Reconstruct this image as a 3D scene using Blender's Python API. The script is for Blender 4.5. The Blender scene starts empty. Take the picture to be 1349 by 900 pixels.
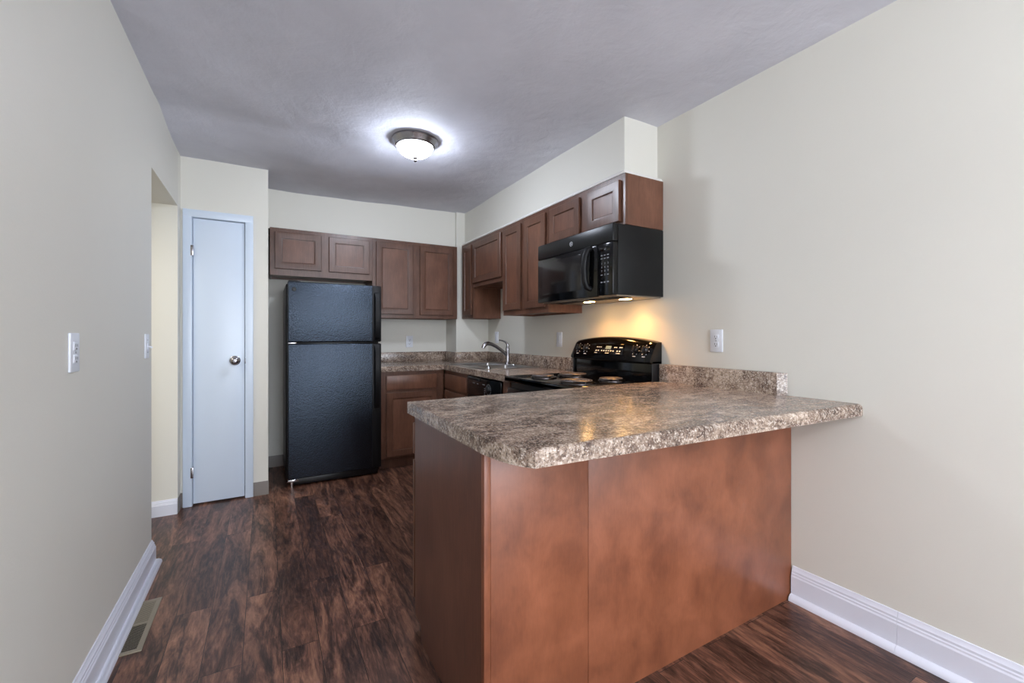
import bpy, bmesh, math
from mathutils import Vector, Matrix

# ------------------------------------------------------------------ camera
SC = bpy.context.scene
COL = SC.collection
W_PX, H_PX, F_PX, HORIZON, YAW, EYE = 1349.0, 900.0, 570.0, 441.0, 29.65, 1.184
cam_data = bpy.data.cameras.new('camera')
cam_data.sensor_width = 36.0
cam_data.lens = 36.0 * F_PX / W_PX
cam_data.shift_y = -(H_PX / 2 - HORIZON) / W_PX
cam_data.clip_start = 0.02
cam = bpy.data.objects.new('camera', cam_data)
cam.location = (0, 0, EYE)
cam.rotation_euler = (math.radians(90), 0, -math.radians(YAW))
COL.objects.link(cam)
SC.camera = cam

# ------------------------------------------------------------------ colour management, world, lights
SC.view_settings.view_transform = 'Standard'
SC.view_settings.look = 'None'
SC.view_settings.exposure = 0.40
SC.view_settings.gamma = 1.0
SC.view_settings.use_curve_mapping = False

WORLD_STRENGTH = 0.6
WINDOW_W = 106.0
LAMP_EMIT = 88.0
HOOD_W = 1.0
HALL_W = 7.0
ROOM_FILL_W = 13.0
BOUNCE_W = 66.0

world = bpy.data.worlds.new('world')
SC.world = world
world.use_nodes = True
bg = world.node_tree.nodes['Background']
bg.inputs[0].default_value = (0.62, 0.75, 1.0, 1)
bg.inputs[1].default_value = WORLD_STRENGTH


def area_light(name, loc, direction, sx, sy, watts, color, spread=180):
    d = bpy.data.lights.new(name, 'AREA')
    d.shape = 'RECTANGLE'
    d.size, d.size_y = sx, sy
    d.energy = watts
    d.color = color
    d.spread = math.radians(spread)
    o = bpy.data.objects.new(name, d)
    o.location = loc
    o.rotation_euler = Vector(direction).to_track_quat('-Z', 'Y').to_euler()
    COL.objects.link(o)
    return o


# unseen fill added behind the camera, at window and ceiling; then the hall's lamp
area_light('window_fill_light', (1.15, -3.27, 1.20), (0, 1, 0), 2.0, 1.7, WINDOW_W, (0.84, 0.91, 1.0))
area_light('room_fill_light', (1.25, -1.3, 2.36), (0, 0, -1), 0.5, 0.5, ROOM_FILL_W, (1.0, 0.98, 0.96))
# upward fill light added unseen behind the camera to brighten the room
area_light('upward_fill_light', (0.3, -1.9, 1.70), (0, 0, 1), 0.35, 0.35, BOUNCE_W, (0.93, 0.95, 1.0))
area_light('hall_lamp_light', (-1.15, 2.75, 1.99), (0, 0, -1), 0.25, 0.25, HALL_W, (1.0, 0.94, 0.84))


# ------------------------------------------------------------------ helpers
def rgb(r, g, b):
    def f(c):
        c /= 255.0
        return c / 12.92 if c <= 0.04045 else ((c + 0.055) / 1.055) ** 2.4
    return (f(r), f(g), f(b), 1.0)


def face_m(origin, facing):
    """local x = right, y = up, z = out of the surface, seen by someone facing it"""
    r = {'-x': (0, -1, 0), '+x': (0, 1, 0), '-y': (1, 0, 0), '+y': (-1, 0, 0)}[facing]
    r = Vector(r); u = Vector((0, 0, 1)); n = r.cross(u)
    m = Matrix((( r.x, u.x, n.x, origin[0]), (r.y, u.y, n.y, origin[1]), (r.z, u.z, n.z, origin[2]), (0, 0, 0, 1)))
    return m


def T(x, y, z):
    return Matrix.Translation((x, y, z))


class MB:
    def __init__(self):
        self.bm = bmesh.new()

    def _take(self, tmp, M):
        if M is not None:
            bmesh.ops.transform(tmp, matrix=M, verts=tmp.verts)
        me = bpy.data.meshes.new('tmp')
        tmp.to_mesh(me); tmp.free()
        self.bm.from_mesh(me)
        bpy.data.meshes.remove(me)
        return self

    def box(self, x0, x1, y0, y1, z0, z1, bev=0.0, M=None, seg=2):
        t = bmesh.new()
        bmesh.ops.create_cube(t, size=1.0)
        for v in t.verts:
            v.co = Vector(((x0 + x1) / 2 + v.co.x * (x1 - x0), (y0 + y1) / 2 + v.co.y * (y1 - y0), (z0 + z1) / 2 + v.co.z * (z1 - z0)))
        if bev:
            bmesh.ops.bevel(t, geom=list(t.edges), offset=bev, segments=seg, profile=0.5, affect='EDGES')
        return self._take(t, M)

    def lathe(self, prof, seg=32, M=None):
        """prof: (radius, height) along local z"""
        t = bmesh.new()
        rings = []
        for r, h in prof:
            if r < 1e-6:
                rings.append([t.verts.new((0, 0, h))])
            else:
                rings.append([t.verts.new((r * math.cos(2 * math.pi * k / seg), r * math.sin(2 * math.pi * k / seg), h)) for k in range(seg)])
        for a, b in zip(rings, rings[1:]):
            for k in range(seg):
                k2 = (k + 1) % seg
                if len(a) == 1 and len(b) == 1:
                    continue
                if len(a) == 1:
                    t.faces.new((a[0], b[k2], b[k]))
                elif len(b) == 1:
                    t.faces.new((a[k], a[k2], b[0]))
                else:
                    t.faces.new((a[k], a[k2], b[k2], b[k]))
        for ring in (rings[0], rings[-1]):
            if len(ring) > 1:
                t.faces.new(ring)
        bmesh.ops.recalc_face_normals(t, faces=t.faces)
        return self._take(t, M)

    def tube(self, pts, rad, seg=12, M=None, squash=1.0, closed=False):
        t = bmesh.new()
        pts = [Vector(p) for p in pts]
        n = len(pts)
        rads = rad if isinstance(rad, (list, tuple)) else [rad] * n
        rings = []
        ref = None
        for i, p in enumerate(pts):
            if closed:
                d = (pts[(i + 1) % n] - pts[i - 1]).normalized()
            else:
                d = (pts[min(i + 1, n - 1)] - pts[max(i - 1, 0)]).normalized()
            if ref is None:
                ref = Vector((0, 0, 1)) if abs(d.z) < 0.9 else Vector((0, 1, 0))
            a = ref.cross(d).normalized(); b = d.cross(a).normalized()
            ref = b
            rings.append([t.verts.new(p + (a * math.cos(2 * math.pi * k / seg) + b * math.sin(2 * math.pi * k / seg) * squash) * rads[i]) for k in range(seg)])
        pairs = list(zip(rings, rings[1:]))
        if closed:
            pairs.append((rings[-1], rings[0]))
        for a, b in pairs:
            for k in range(seg):
                t.faces.new((a[k], a[(k + 1) % seg], b[(k + 1) % seg], b[k]))
        if not closed:
            t.faces.new(rings[0]); t.faces.new(rings[-1])
        bmesh.ops.recalc_face_normals(t, faces=t.faces)
        return self._take(t, M)

    def prism(self, poly, z0, z1, M=None, bev_top=0.0, bev_seg=3):
        t = bmesh.new()
        lo = [t.verts.new((x, y, z0)) for x, y in poly]
        hi = [t.verts.new((x, y, z1)) for x, y in poly]
        n = len(poly)
        t.faces.new(lo[::-1]); top = t.faces.new(hi)
        for i in range(n):
            t.faces.new((lo[i], lo[(i + 1) % n], hi[(i + 1) % n], hi[i]))
        bmesh.ops.recalc_face_normals(t, faces=t.faces)
        if bev_top:
            bmesh.ops.bevel(t, geom=list(top.edges), offset=bev_top, segments=bev_seg, profile=0.5, affect='EDGES')
        return self._take(t, M)

    def loft(self, sections, closed_ends=True, M=None, loop=True):
        """sections: equal-length lists of 3D points"""
        t = bmesh.new()
        rs = [[t.verts.new(p) for p in s] for s in sections]
        m = len(rs[0])
        for a, b in zip(rs, rs[1:]):
            for k in range(m if loop else m - 1):
                t.faces.new((a[k], a[(k + 1) % m], b[(k + 1) % m], b[k]))
        if closed_ends:
            t.faces.new(rs[0]); t.faces.new(rs[-1][::-1])
        bmesh.ops.recalc_face_normals(t, faces=t.faces)
        return self._take(t, M)

    def sweep(self, path, prof, side=1):
        """2D path [(x,y)] mitred; prof [(offset, z)] offset to the given side"""
        n = len(path)
        secs = []
        for i in range(n):
            p = Vector(path[i])
            nr = []
            if i > 0:
                d = (Vector(path[i]) - Vector(path[i - 1])).normalized(); nr.append(Vector((-d.y, d.x)) * side)
            if i < n - 1:
                d = (Vector(path[i + 1]) - Vector(path[i])).normalized(); nr.append(Vector((-d.y, d.x)) * side)
            if len(nr) == 2:
                m = (nr[0] + nr[1]).normalized(); m = m / max(0.2, m.dot(nr[0]))
            else:
                m = nr[0]
            secs.append([(p.x + m.x * o, p.y + m.y * o, z) for o, z in prof])
        return self.loft(secs)

    def text(self, s, size, M, depth=0.0006, align='CENTER'):
        cu = bpy.data.curves.new('t', 'FONT')
        cu.body = s; cu.size = size; cu.align_x = align; cu.align_y = 'CENTER'; cu.extrude = depth; cu.resolution_u = 3
        o = bpy.data.objects.new('t', cu)
        COL.objects.link(o)
        dg = bpy.context.evaluated_depsgraph_get(); dg.update()
        me = bpy.data.meshes.new_from_object(o.evaluated_get(dg))
        t = bmesh.new(); t.from_mesh(me)
        bpy.data.objects.remove(o); bpy.data.curves.remove(cu); bpy.data.meshes.remove(me)
        return self._take(t, M)

    def build(self, name, mat, parent=None, label=None, cat=None, group=None, kind=None, smooth=35):
        me = bpy.data.meshes.new(name)
        vs = [v.co for v in self.bm.verts]
        if parent is None:
            xs = [v.x for v in vs]; ys = [v.y for v in vs]; zs = [v.z for v in vs]
            org = Vector(((min(xs) + max(xs)) / 2, (min(ys) + max(ys)) / 2, min(zs)))
        else:
            org = world_loc(parent)
        bmesh.ops.translate(self.bm, vec=-org, verts=self.bm.verts)
        self.bm.to_mesh(me); self.bm.free()
        me.materials.append(mat)
        if smooth:
            me.shade_smooth(); me.set_sharp_from_angle(angle=math.radians(smooth))
        o = bpy.data.objects.new(name, me)
        COL.objects.link(o)
        if parent is None:
            o.location = org
        else:
            o.parent = parent
            WL[o.name] = org.copy()
        if parent is None:
            WL[o.name] = org.copy()
        tag(o, label, cat, group, kind)
        return o


WL = {}


def world_loc(o):
    return WL[o.name]


def tag(o, label=None, cat=None, group=None, kind=None):
    if label: o['label'] = label
    if cat: o['category'] = cat
    if group: o['group'] = group
    if kind: o['kind'] = kind


def thing(name, loc, label, cat, group=None, kind=None):
    o = bpy.data.objects.new(name, None)
    o.empty_display_size = 0.1
    o.location = loc
    COL.objects.link(o)
    WL[o.name] = Vector(loc)
    tag(o, label, cat, group, kind)
    return o


# ------------------------------------------------------------------ materials
def new_mat(name):
    m = bpy.data.materials.new(name)
    m.use_nodes = True
    nt = m.node_tree
    b = nt.nodes['Principled BSDF']
    return m, nt, b


def node(nt, kind, **kw):
    n = nt.nodes.new(kind)
    for k, v in kw.items():
        setattr(n, k, v)
    return n


def coords(nt, scale=(1, 1, 1), rot=(0, 0, 0), kind='Object'):
    tc = node(nt, 'ShaderNodeTexCoord')
    mp = node(nt, 'ShaderNodeMapping')
    mp.inputs['Scale'].default_value = scale
    mp.inputs['Rotation'].default_value = rot
    nt.links.new(tc.outputs[kind], mp.inputs['Vector'])
    return mp.outputs['Vector']


def noise(nt, vec, scale, detail=3, rough=0.5, dist=0.0):
    n = node(nt, 'ShaderNodeTexNoise')
    n.inputs['Scale'].default_value = scale
    n.inputs['Detail'].default_value = detail
    n.inputs['Roughness'].default_value = rough
    n.inputs['Distortion'].default_value = dist
    nt.links.new(vec, n.inputs['Vector'])
    return n.outputs['Fac']


def ramp(nt, fac, stops):
    r = node(nt, 'ShaderNodeValToRGB')
    el = r.color_ramp.elements
    while len(el) > 1:
        el.remove(el[-1])
    el[0].position, el[0].color = stops[0]
    for p, c in stops[1:]:
        e = el.new(p); e.color = c
    nt.links.new(fac, r.inputs['Fac'])
    return r.outputs['Color']


def mix(nt, fac, a, b, mode='MIX'):
    m = node(nt, 'ShaderNodeMix', data_type='RGBA', blend_type=mode)
    for sock, v in ((m.inputs[0], fac), (m.inputs[6], a), (m.inputs[7], b)):
        if hasattr(v, 'node'):
            nt.links.new(v, sock)
        else:
            sock.default_value = v
    return m.outputs[2]


def bump(nt, b, h, strength, dist=0.001):
    n = node(nt, 'ShaderNodeBump')
    n.inputs['Strength'].default_value = strength
    n.inputs['Distance'].default_value = dist
    nt.links.new(h, n.inputs['Height'])
    nt.links.new(n.outputs['Normal'], b.inputs['Normal'])


def simple(name, col, rough=0.5, metal=0.0, spec=0.5, bump_scale=0, bump_amt=0, vary=0.04):
    m, nt, b = new_mat(name)
    v = coords(nt)
    f = noise(nt, v, 9.0, 3)
    dark = tuple(c * (1 - vary) for c in col[:3]) + (1,)
    c = mix(nt, f, dark, col)
    nt.links.new(c, b.inputs['Base Color'])
    b.inputs['Roughness'].default_value = rough
    b.inputs['Metallic'].default_value = metal
    b.inputs['Specular IOR Level'].default_value = spec
    if bump_scale:
        bump(nt, b, noise(nt, v, bump_scale, 3), bump_amt, 0.001)
    return m


def emissive(name, col, strength):
    m, nt, b = new_mat(name)
    b.inputs['Base Color'].default_value = (0.9, 0.9, 0.9, 1)
    b.inputs['Emission Color'].default_value = col
    b.inputs['Emission Strength'].default_value = strength
    return m


def wall_paint(name, col, marks=True):
    m, nt, b = new_mat(name)
    v = coords(nt)
    f = noise(nt, v, 1.6, 4, 0.6)
    c = mix(nt, f, tuple(x * 0.95 for x in col[:3]) + (1,), col)
    nt.links.new(c, b.inputs['Base Color'])
    b.inputs['Roughness'].default_value = 0.48
    b.inputs['Specular IOR Level'].default_value = 0.35
    add = node(nt, 'ShaderNodeMath', operation='ADD')
    nt.links.new(noise(nt, v, 140, 2), add.inputs[0])
    nt.links.new(noise(nt, v, 14, 3), add.inputs[1])
    bump(nt, b, add.outputs[0], 0.25, 0.0012)
    return m


def ceiling_paint():
    m, nt, b = new_mat('ceiling paint')
    v = coords(nt)
    f = noise(nt, v, 1.3, 5, 0.6)
    c = ramp(nt, f, [(0.3, rgb(203, 204, 214)), (0.62, rgb(222, 223, 233))])
    nt.links.new(c, b.inputs['Base Color'])
    b.inputs['Roughness'].default_value = 0.75
    add = node(nt, 'ShaderNodeMath', operation='MULTIPLY_ADD')
    nt.links.new(noise(nt, v, 5.5, 4, 0.55, 0.4), add.inputs[0])
    add.inputs[1].default_value = 9.0
    nt.links.new(noise(nt, v, 70, 3), add.inputs[2])
    bump(nt, b, add.outputs[0], 0.6, 0.0014)
    return m


def wood(name, dark, mid, light, rough=0.33, blotch=1.0, grain=1.0, stretch=0.09, iso=0.55):
    m, nt, b = new_mat(name)
    v = coords(nt, (1, 1, stretch))
    g = noise(nt, v, 95 * grain, 5, 0.62, 0.6)
    v2 = coords(nt, (1, 1, iso))
    bl = noise(nt, v2, 7.5, 4, 0.55, 0.3)
    c1 = ramp(nt, g, [(0.28, dark), (0.52, mid), (0.78, light)])
    c2 = ramp(nt, bl, [(0.32, dark), (0.5, mid), (0.68, light)])
    c = mix(nt, 0.6 * blotch, c1, c2)
    nt.links.new(c, b.inputs['Base Color'])
    b.inputs['Roughness'].default_value = rough
    b.inputs['Specular IOR Level'].default_value = 0.5
    bump(nt, b, g, 0.12, 0.0006)
    return m


def laminate():
    m, nt, b = new_mat('granite laminate')
    v = coords(nt)
    blot = noise(nt, coords(nt, (0.7, 1.4, 1.2)), 6.5, 5, 0.65, 1.2)
    mid = noise(nt, v, 58, 5, 0.7, 0.5)
    fine = noise(nt, v, 150, 3, 0.65)
    base = ramp(nt, mid, [(0.36, rgb(58, 46, 42)), (0.45, rgb(104, 84, 72)), (0.53, rgb(158, 138, 120)), (0.66, rgb(236, 224, 212))])
    tint = ramp(nt, blot, [(0.38, rgb(70, 54, 48)), (0.5, rgb(134, 113, 99)), (0.62, rgb(194, 174, 156))])
    c = mix(nt, 0.57, base, tint, 'MIX')
    fl = ramp(nt, fine, [(0.37, (.85, .85, .85, 1)), (0.41, (0, 0, 0, 1))])
    c = mix(nt, fl, c, rgb(42, 34, 34))
    fl2 = ramp(nt, fine, [(0.57, (0, 0, 0, 1)), (0.63, (0.8, 0.8, 0.8, 1))])
    c = mix(nt, fl2, c, rgb(220, 207, 194))
    nt.links.new(c, b.inputs['Base Color'])
    b.inputs['Roughness'].default_value = 0.2
    b.inputs['Specular IOR Level'].default_value = 0.55
    bump(nt, b, noise(nt, v, 160, 2), 0.04, 0.0004)
    return m


def plank_floor():
    m, nt, b = new_mat('dark hickory planks')
    v = coords(nt, (1, 1, 1), (0, 0, math.radians(90)))
    br = node(nt, 'ShaderNodeTexBrick')
    br.offset = 0.37; br.offset_frequency = 2
    br.inputs['Scale'].default_value = 1.0
    br.inputs['Brick Width'].default_value = 1.22
    br.inputs['Row Height'].default_value = 0.127
    br.inputs['Mortar Size'].default_value = 0.0011
    br.inputs['Mortar Smooth'].default_value = 0.15
    br.inputs['Bias'].default_value = 0.0
    br.inputs['Color1'].default_value = (0, 0, 0, 1)
    br.inputs['Color2'].default_value = (1, 1, 1, 1)
    nt.links.new(v, br.inputs['Vector'])
    # each plank shifts the grain along the board
    tc = node(nt, 'ShaderNodeTexCoord')
    sc = node(nt, 'ShaderNodeVectorMath', operation='MULTIPLY')
    sc.inputs[1].default_value = (3.1, 7.3, 5.0)
    nt.links.new(br.outputs['Color'], sc.inputs[0])
    ad = node(nt, 'ShaderNodeVectorMath', operation='ADD')
    nt.links.new(tc.outputs['Object'], ad.inputs[0]); nt.links.new(sc.outputs[0], ad.inputs[1])
    mp = node(nt, 'ShaderNodeMapping'); mp.inputs['Scale'].default_value = (1, 0.16, 1)
    nt.links.new(ad.outputs[0], mp.inputs['Vector'])
    g1 = noise(nt, mp.outputs[0], 11, 8, 0.70, 1.3)
    g2 = noise(nt, mp.outputs[0], 80, 5, 0.65, 0.5)
    c1 = ramp(nt, g1, [(0.36, rgb(24, 14, 14)), (0.45, rgb(60, 39, 33)), (0.53, rgb(120, 82, 66)), (0.66, rgb(184, 134, 106))])
    c2 = ramp(nt, g2, [(0.34, rgb(30, 18, 16)), (0.5, rgb(100, 68, 55)), (0.66, rgb(172, 126, 102))])
    c = mix(nt, 0.36, c1, c2)
    pl = mix(nt, br.outputs['Color'], rgb(165, 156, 158), rgb(255, 255, 255))
    c = mix(nt, 0.65, c, pl, 'MULTIPLY')
    c = mix(nt, br.outputs['Fac'], c, rgb(18, 9, 8))
    nt.links.new(c, b.inputs['Base Color'])
    b.inputs['Roughness'].default_value = 0.34
    b.inputs['Specular IOR Level'].default_value = 0.45
    add = node(nt, 'ShaderNodeMath', operation='MULTIPLY_ADD')
    nt.links.new(br.outputs['Fac'], add.inputs[0]); add.inputs[1].default_value = -1.4
    nt.links.new(g1, add.inputs[2])
    bump(nt, b, add.outputs[0], 0.5, 0.0022)
    return m


def pebbled_black():
    m, nt, b = new_mat('pebbled black enamel')
    v = coords(nt)
    n = noise(nt, v, 95, 3, 0.7)
    b.inputs['Base Color'].default_value = rgb(15, 16, 21)
    b.inputs['Roughness'].default_value = 0.2
    b.inputs['IOR'].default_value = 1.72
    b.inputs['Specular IOR Level'].default_value = 0.6
    c = mix(nt, n, rgb(4, 5, 8), rgb(9, 11, 16))
    nt.links.new(c, b.inputs['Base Color'])
    b.inputs['Specular Tint'].default_value = (0.6, 0.76, 1.0, 1)
    bump(nt, b, n, 1.0, 0.0032)
    return m


M_WALL = wall_paint('cream wall paint', rgb(225, 223, 214))
M_WALLL = M_WALL
M_HALL = wall_paint('hall cream paint', rgb(232, 230, 220))
M_CEIL = ceiling_paint()
M_FLOOR = plank_floor()
M_TRIM = simple('white semi gloss trim', rgb(228, 231, 243), 0.28, vary=0.02)
M_DOORW = simple('white gloss door paint', rgb(216, 229, 245), 0.3, vary=0.02, bump_scale=60, bump_amt=0.08)
M_BEAD = simple('white painted bead', rgb(232, 230, 226), 0.4, vary=0.02)
M_VINYL = simple('taupe vinyl base', rgb(124, 116, 110), 0.45)
M_FRAMEW = wood('stained maple frame', rgb(70, 45, 35), rgb(98, 66, 51), rgb(120, 84, 67), 0.32, 0.7)
M_PANELW = wood('stained maple panel', rgb(84, 54, 41), rgb(110, 73, 56), rgb(132, 91, 71), 0.36, 0.8)
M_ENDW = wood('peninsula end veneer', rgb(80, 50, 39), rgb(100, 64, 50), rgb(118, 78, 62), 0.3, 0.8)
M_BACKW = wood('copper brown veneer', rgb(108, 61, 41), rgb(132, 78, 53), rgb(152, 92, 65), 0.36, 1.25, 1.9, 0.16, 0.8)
M_CARC = simple('dark cabinet underside', rgb(46, 28, 22), 0.6)
M_LAM = laminate()
M_BLACK = simple('gloss black enamel', rgb(8, 8, 10), 0.1, spec=0.42, vary=0.1)
M_BLACKP = simple('satin black plastic', rgb(15, 15, 18), 0.3, spec=0.5, vary=0.1)
M_BLACKS = simple('side panel black', rgb(13, 14, 16), 0.34, spec=0.35, vary=0.1)
M_PEB = pebbled_black()
M_HNDL = simple('matte black handle', rgb(9, 9, 12), 0.5, spec=0.3, vary=0.1)
M_GLASS = simple('dark oven glass', rgb(6, 6, 8), 0.05, spec=0.5, vary=0.1)
M_WININ = simple('microwave window mesh', rgb(30, 27, 27), 0.14, spec=0.4, vary=0.1)
M_STEEL = simple('brushed stainless', rgb(178, 178, 180), 0.28, 1.0, bump_scale=120, bump_amt=0.05)
M_NICKEL = simple('brushed nickel', rgb(158, 156, 160), 0.25, 1.0)
M_CHROME = simple('polished chrome', rgb(214, 216, 220), 0.08, 1.0)
M_COIL = simple('grey burner coil', rgb(96, 92, 92), 0.42, 0.5)
M_BOWL = simple('darkened chrome drip bowl', rgb(70, 66, 66), 0.22, 1.0)
M_PLATE = simple('white plastic plate', rgb(228, 232, 240), 0.3, vary=0.01)
M_SLOT = simple('dark slot', rgb(40, 40, 44), 0.5)
M_MARK = simple('white printed marks', rgb(214, 216, 222), 0.5, vary=0.01)
M_MARKG = simple('grey printed marks', rgb(150, 152, 158), 0.5, vary=0.01)
M_LCD = simple('pale display glass', rgb(128, 150, 160), 0.2)
M_REG = simple('tan register metal', rgb(146, 136, 118), 0.4, 0.2)
M_REGD = simple('dark duct', rgb(24, 22, 22), 0.8)
M_GRILLE = simple('warm grey filter metal', rgb(150, 140, 126), 0.4, 0.6)
M_SHADE = emissive('frosted glass shade lit', (0.80, 0.87, 1.0, 1), LAMP_EMIT)
M_LENS = emissive('warm hood lamp lens', (1.0, 0.55, 0.18, 1), 60.0)

# ------------------------------------------------------------------ room dimensions
XL, XR = -0.507, 2.06
YB = 4.42            # back wall
YP = 3.69            # pantry wall face
YR = -3.2            # wall behind the camera
XC, YC = 1.695, 4.13  # pipe chase in the far corner
H = 2.44
HT = 2.52


def structure(name, m, mat, label, cat='wall', smooth=35):
    return m.build(name, mat, None, label, cat, None, 'structure', smooth)


structure('floor', MB().box(-1.8, XR + .1, YR - .1, YB + .1, -0.06, 0.0), M_FLOOR, 'dark brown hand scraped wood plank floor of kitchen and hall', 'floor', 0)

# ceiling: very slightly uneven, dropping a few centimetres over the back left of the kitchen


def sm(t):
    t = max(0.0, min(1.0, t)); return t * t * (3 - 2 * t)


def ceil_z(x, y):
    drop = 0.034 * sm((y - 2.95) / 0.5) * sm((1.9 - x) / 1.7)
    ridge = 0.010 * math.exp(-((y - 3.02 + 0.10 * (x + .5)) / 0.10) ** 2) * sm((1.2 - x) / 1.2)
    wav = 0.0035 * math.sin(5.1 * x + 1.3 * y) * math.sin(4.3 * y + 0.7) + 0.002 * math.sin(11 * x - 7 * y)
    return H - drop + ridge + (wav if -0.45 < x < 2.0 else 0)


cb = bmesh.new()
NX, NY = 60, 110
grid = [[cb.verts.new((-0.66 + (XR + .1 + 0.66) * i / NX, YR - .1 + (YB - YR + .2) * j / NY,
                       ceil_z(-0.66 + (XR + .1 + 0.66) * i / NX, YR - .1 + (YB - YR + .2) * j / NY))) for i in range(NX + 1)] for j in range(NY + 1)]
for j in range(NY):
    for i in range(NX):
        cb.faces.new((grid[j][i], grid[j + 1][i], grid[j + 1][i + 1], grid[j][i + 1]))
ret = bmesh.ops.extrude_face_region(cb, geom=list(cb.faces))
for v in [g for g in ret['geom'] if isinstance(g, bmesh.types.BMVert)]:
    v.co.z = 2.6
bmesh.ops.recalc_face_normals(cb, faces=cb.faces)
cm = MB(); cm.bm.free(); cm.bm = cb
structure('ceiling', cm, M_CEIL, 'grey white painted plaster ceiling, slightly uneven', 'ceiling')

# left wall with the hall opening
YO0, YO1, ZO = 2.83, 3.59, 2.04
wl = MB().box(XL - .153, XL, YR, YO0, 0, HT)
wl.box(XL - .153, XL, YO0, YO1, ZO, HT)
structure('wall_left', wl, M_WALL, 'cream painted left wall ending at the hall opening')
structure('wall_hall', MB().box(-1.7, XL, YO1, YP, 0, HT), M_HALL, 'pale yellow cream hall wall seen through the opening at left')
structure('wall_hall_far', MB().box(-1.8, -1.7, 2.0, YP + .1, 0, HT).box(-1.7, XL - .153, 2.0, 2.1, 0, HT), M_HALL, 'end walls of the side hall')
structure('ceiling_hall', MB().box(-1.7, XL - .153, 2.1, YO1, ZO, ZO + .1), M_HALL, 'low hall ceiling beyond the opening', 'ceiling')
# pantry closet
DX0, DX1, DZ = -0.437, -0.133, 1.992
pw = MB().box(XL, DX0 - .012, YP, YP + .1, 0, HT)
pw.box(DX1 + .012, 0.016, YP, YB, 0, HT)
pw.box(DX0 - .012, DX1 + .012, YP, YP + .1, DZ + .012, HT)
pw.box(XL - .1, DX1, YP + .3, YP + .36, 0, HT)
structure('wall_pantry', pw, M_WALL, 'cream wall around the narrow pantry closet door')
structure('wall_back', MB().box(0.016, XR + .1, YB, YB + .1, 0, HT), M_WALL, 'cream back wall behind refrigerator and cabinets')
structure('wall_column', MB().box(XC, XR, YC, YB, 0, HT), M_WALL, 'narrow cream boxed corner chase between the two cabinet runs')
structure('wall_right', MB().box(XR, XR + .1, YR, YB, 0, HT), M_WALL, 'long cream right wall beside range and peninsula')
rw = MB()
WX0, WX1, WZ0, WZ1 = 0.1, 2.0, 0.4, 2.1
rw.box(XL - .15, WX0, YR - .1, YR, 0, HT).box(WX1, XR + .1, YR - .1, YR, 0, HT)
rw.box(WX0, WX1, YR - .1, YR, 0, WZ0).box(WX0, WX1, YR - .1, YR, WZ1, HT)
structure('wall_rear', rw, M_WALL, 'cream wall with a wide added window behind the viewer')
wf = MB()
for a in (WX0, (WX0 + WX1) / 2 - .02, WX1 - .04):
    wf.box(a, a + .04, YR - .05, YR - .01, WZ0, WZ1, .004)
for a in (WZ0, 1.33, WZ1 - .04):
    wf.box(WX0, WX1, YR - .05, YR - .01, a, a + .04, .004)
structure('window_1', wf, M_TRIM, 'white sash window added behind the viewer to let in light', 'window')  # unseen window, put in to supply light from behind the camera

# soffits above the wall cabinets
SX, SY0 = 1.79, 1.84
structure('wall_soffit_right', MB().box(SX, XR, SY0, YC, 2.10, HT), M_WALL, 'cream soffit box above the right hand wall cabinets')
structure('wall_soffit_back', MB().box(0.016, XC, 4.16, YB, 2.077, HT), M_WALL, 'cream soffit above the cabinets on the back wall')
tr = MB()
tr.sweep([(SX, YC), (SX, SY0), (XR, SY0)], [(0, 2.097), (0.036, 2.097), (0.038, 2.104), (0.030, 2.116), (0.0, 2.120)], side=-1)
structure('trim_1', tr, M_BEAD, 'thin white bead along the bottom of the right soffit', 'trim')

# ------------------------------------------------------------------ baseboards
BP = [(0, 0), (0.016, 0), (0.016, 0.098), (0.013, 0.104), (0.013, 0.110), (0.0105, 0.114), (0.0105, 0.122), (0.006, 0.130), (0.004, 0.139), (0, 0.140)]
SP = [(0.016, 0), (0.038, 0), (0.0375, 0.008), (0.034, 0.016), (0.028, 0.022), (0.022, 0.026), (0.016, 0.027)]


def scale_prof(p, dz):
    return [(o, z * dz) for o, z in p]


def baseboard(name, path, side, label, k=1.0, shoe=True):
    root = MB().sweep(path, scale_prof(BP, k), side).build(name, M_TRIM, None, label, 'baseboard', None, 'structure', 25)
    if shoe:
        MB().sweep(path, SP, side).build('shoe_molding', M_TRIM, root, smooth=50)
    return root


baseboard('baseboard_left', [(XL, YR), (XL, YO0), (XL - .12, YO0)], -1, 'white profiled baseboard with shoe molding along the left wall', 0.96)
YS = 0.692
baseboard('baseboard_right', [(XR, 1.066), (XR, YS + .001)], -1, 'short piece of white baseboard between peninsula and joint', 1.05)
baseboard('baseboard_right.001', [(XR, YS), (XR, YR)], -1, 'long white baseboard piece from the joint towards the viewer', 1.05)
baseboard('baseboard_hall', [(-1.7, YO1), (XL, YO1)], -1, 'white baseboard on the hall wall beyond the opening', 0.72, False)
VP = [(0, 0), (0.004, 0), (0.0035, 0.004), (0.0035, 0.095), (0.002, 0.1), (0, 0.1)]
MB().sweep([(XL + .001, YO1), (XL + .001, YP), (-0.494, YP)], VP, -1).build('baseboard_pantry', M_VINYL, None, 'taupe vinyl cove base left of the pantry door', 'baseboard', None, 'structure')
MB().sweep([(-0.079, YP), (0.016, YP), (0.016, YB), (0.86, YB)], VP, -1).build('baseboard_alcove', M_VINYL, None, 'taupe vinyl cove base right of the pantry door and behind the refrigerator', 'baseboard', None, 'structure')

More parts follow.
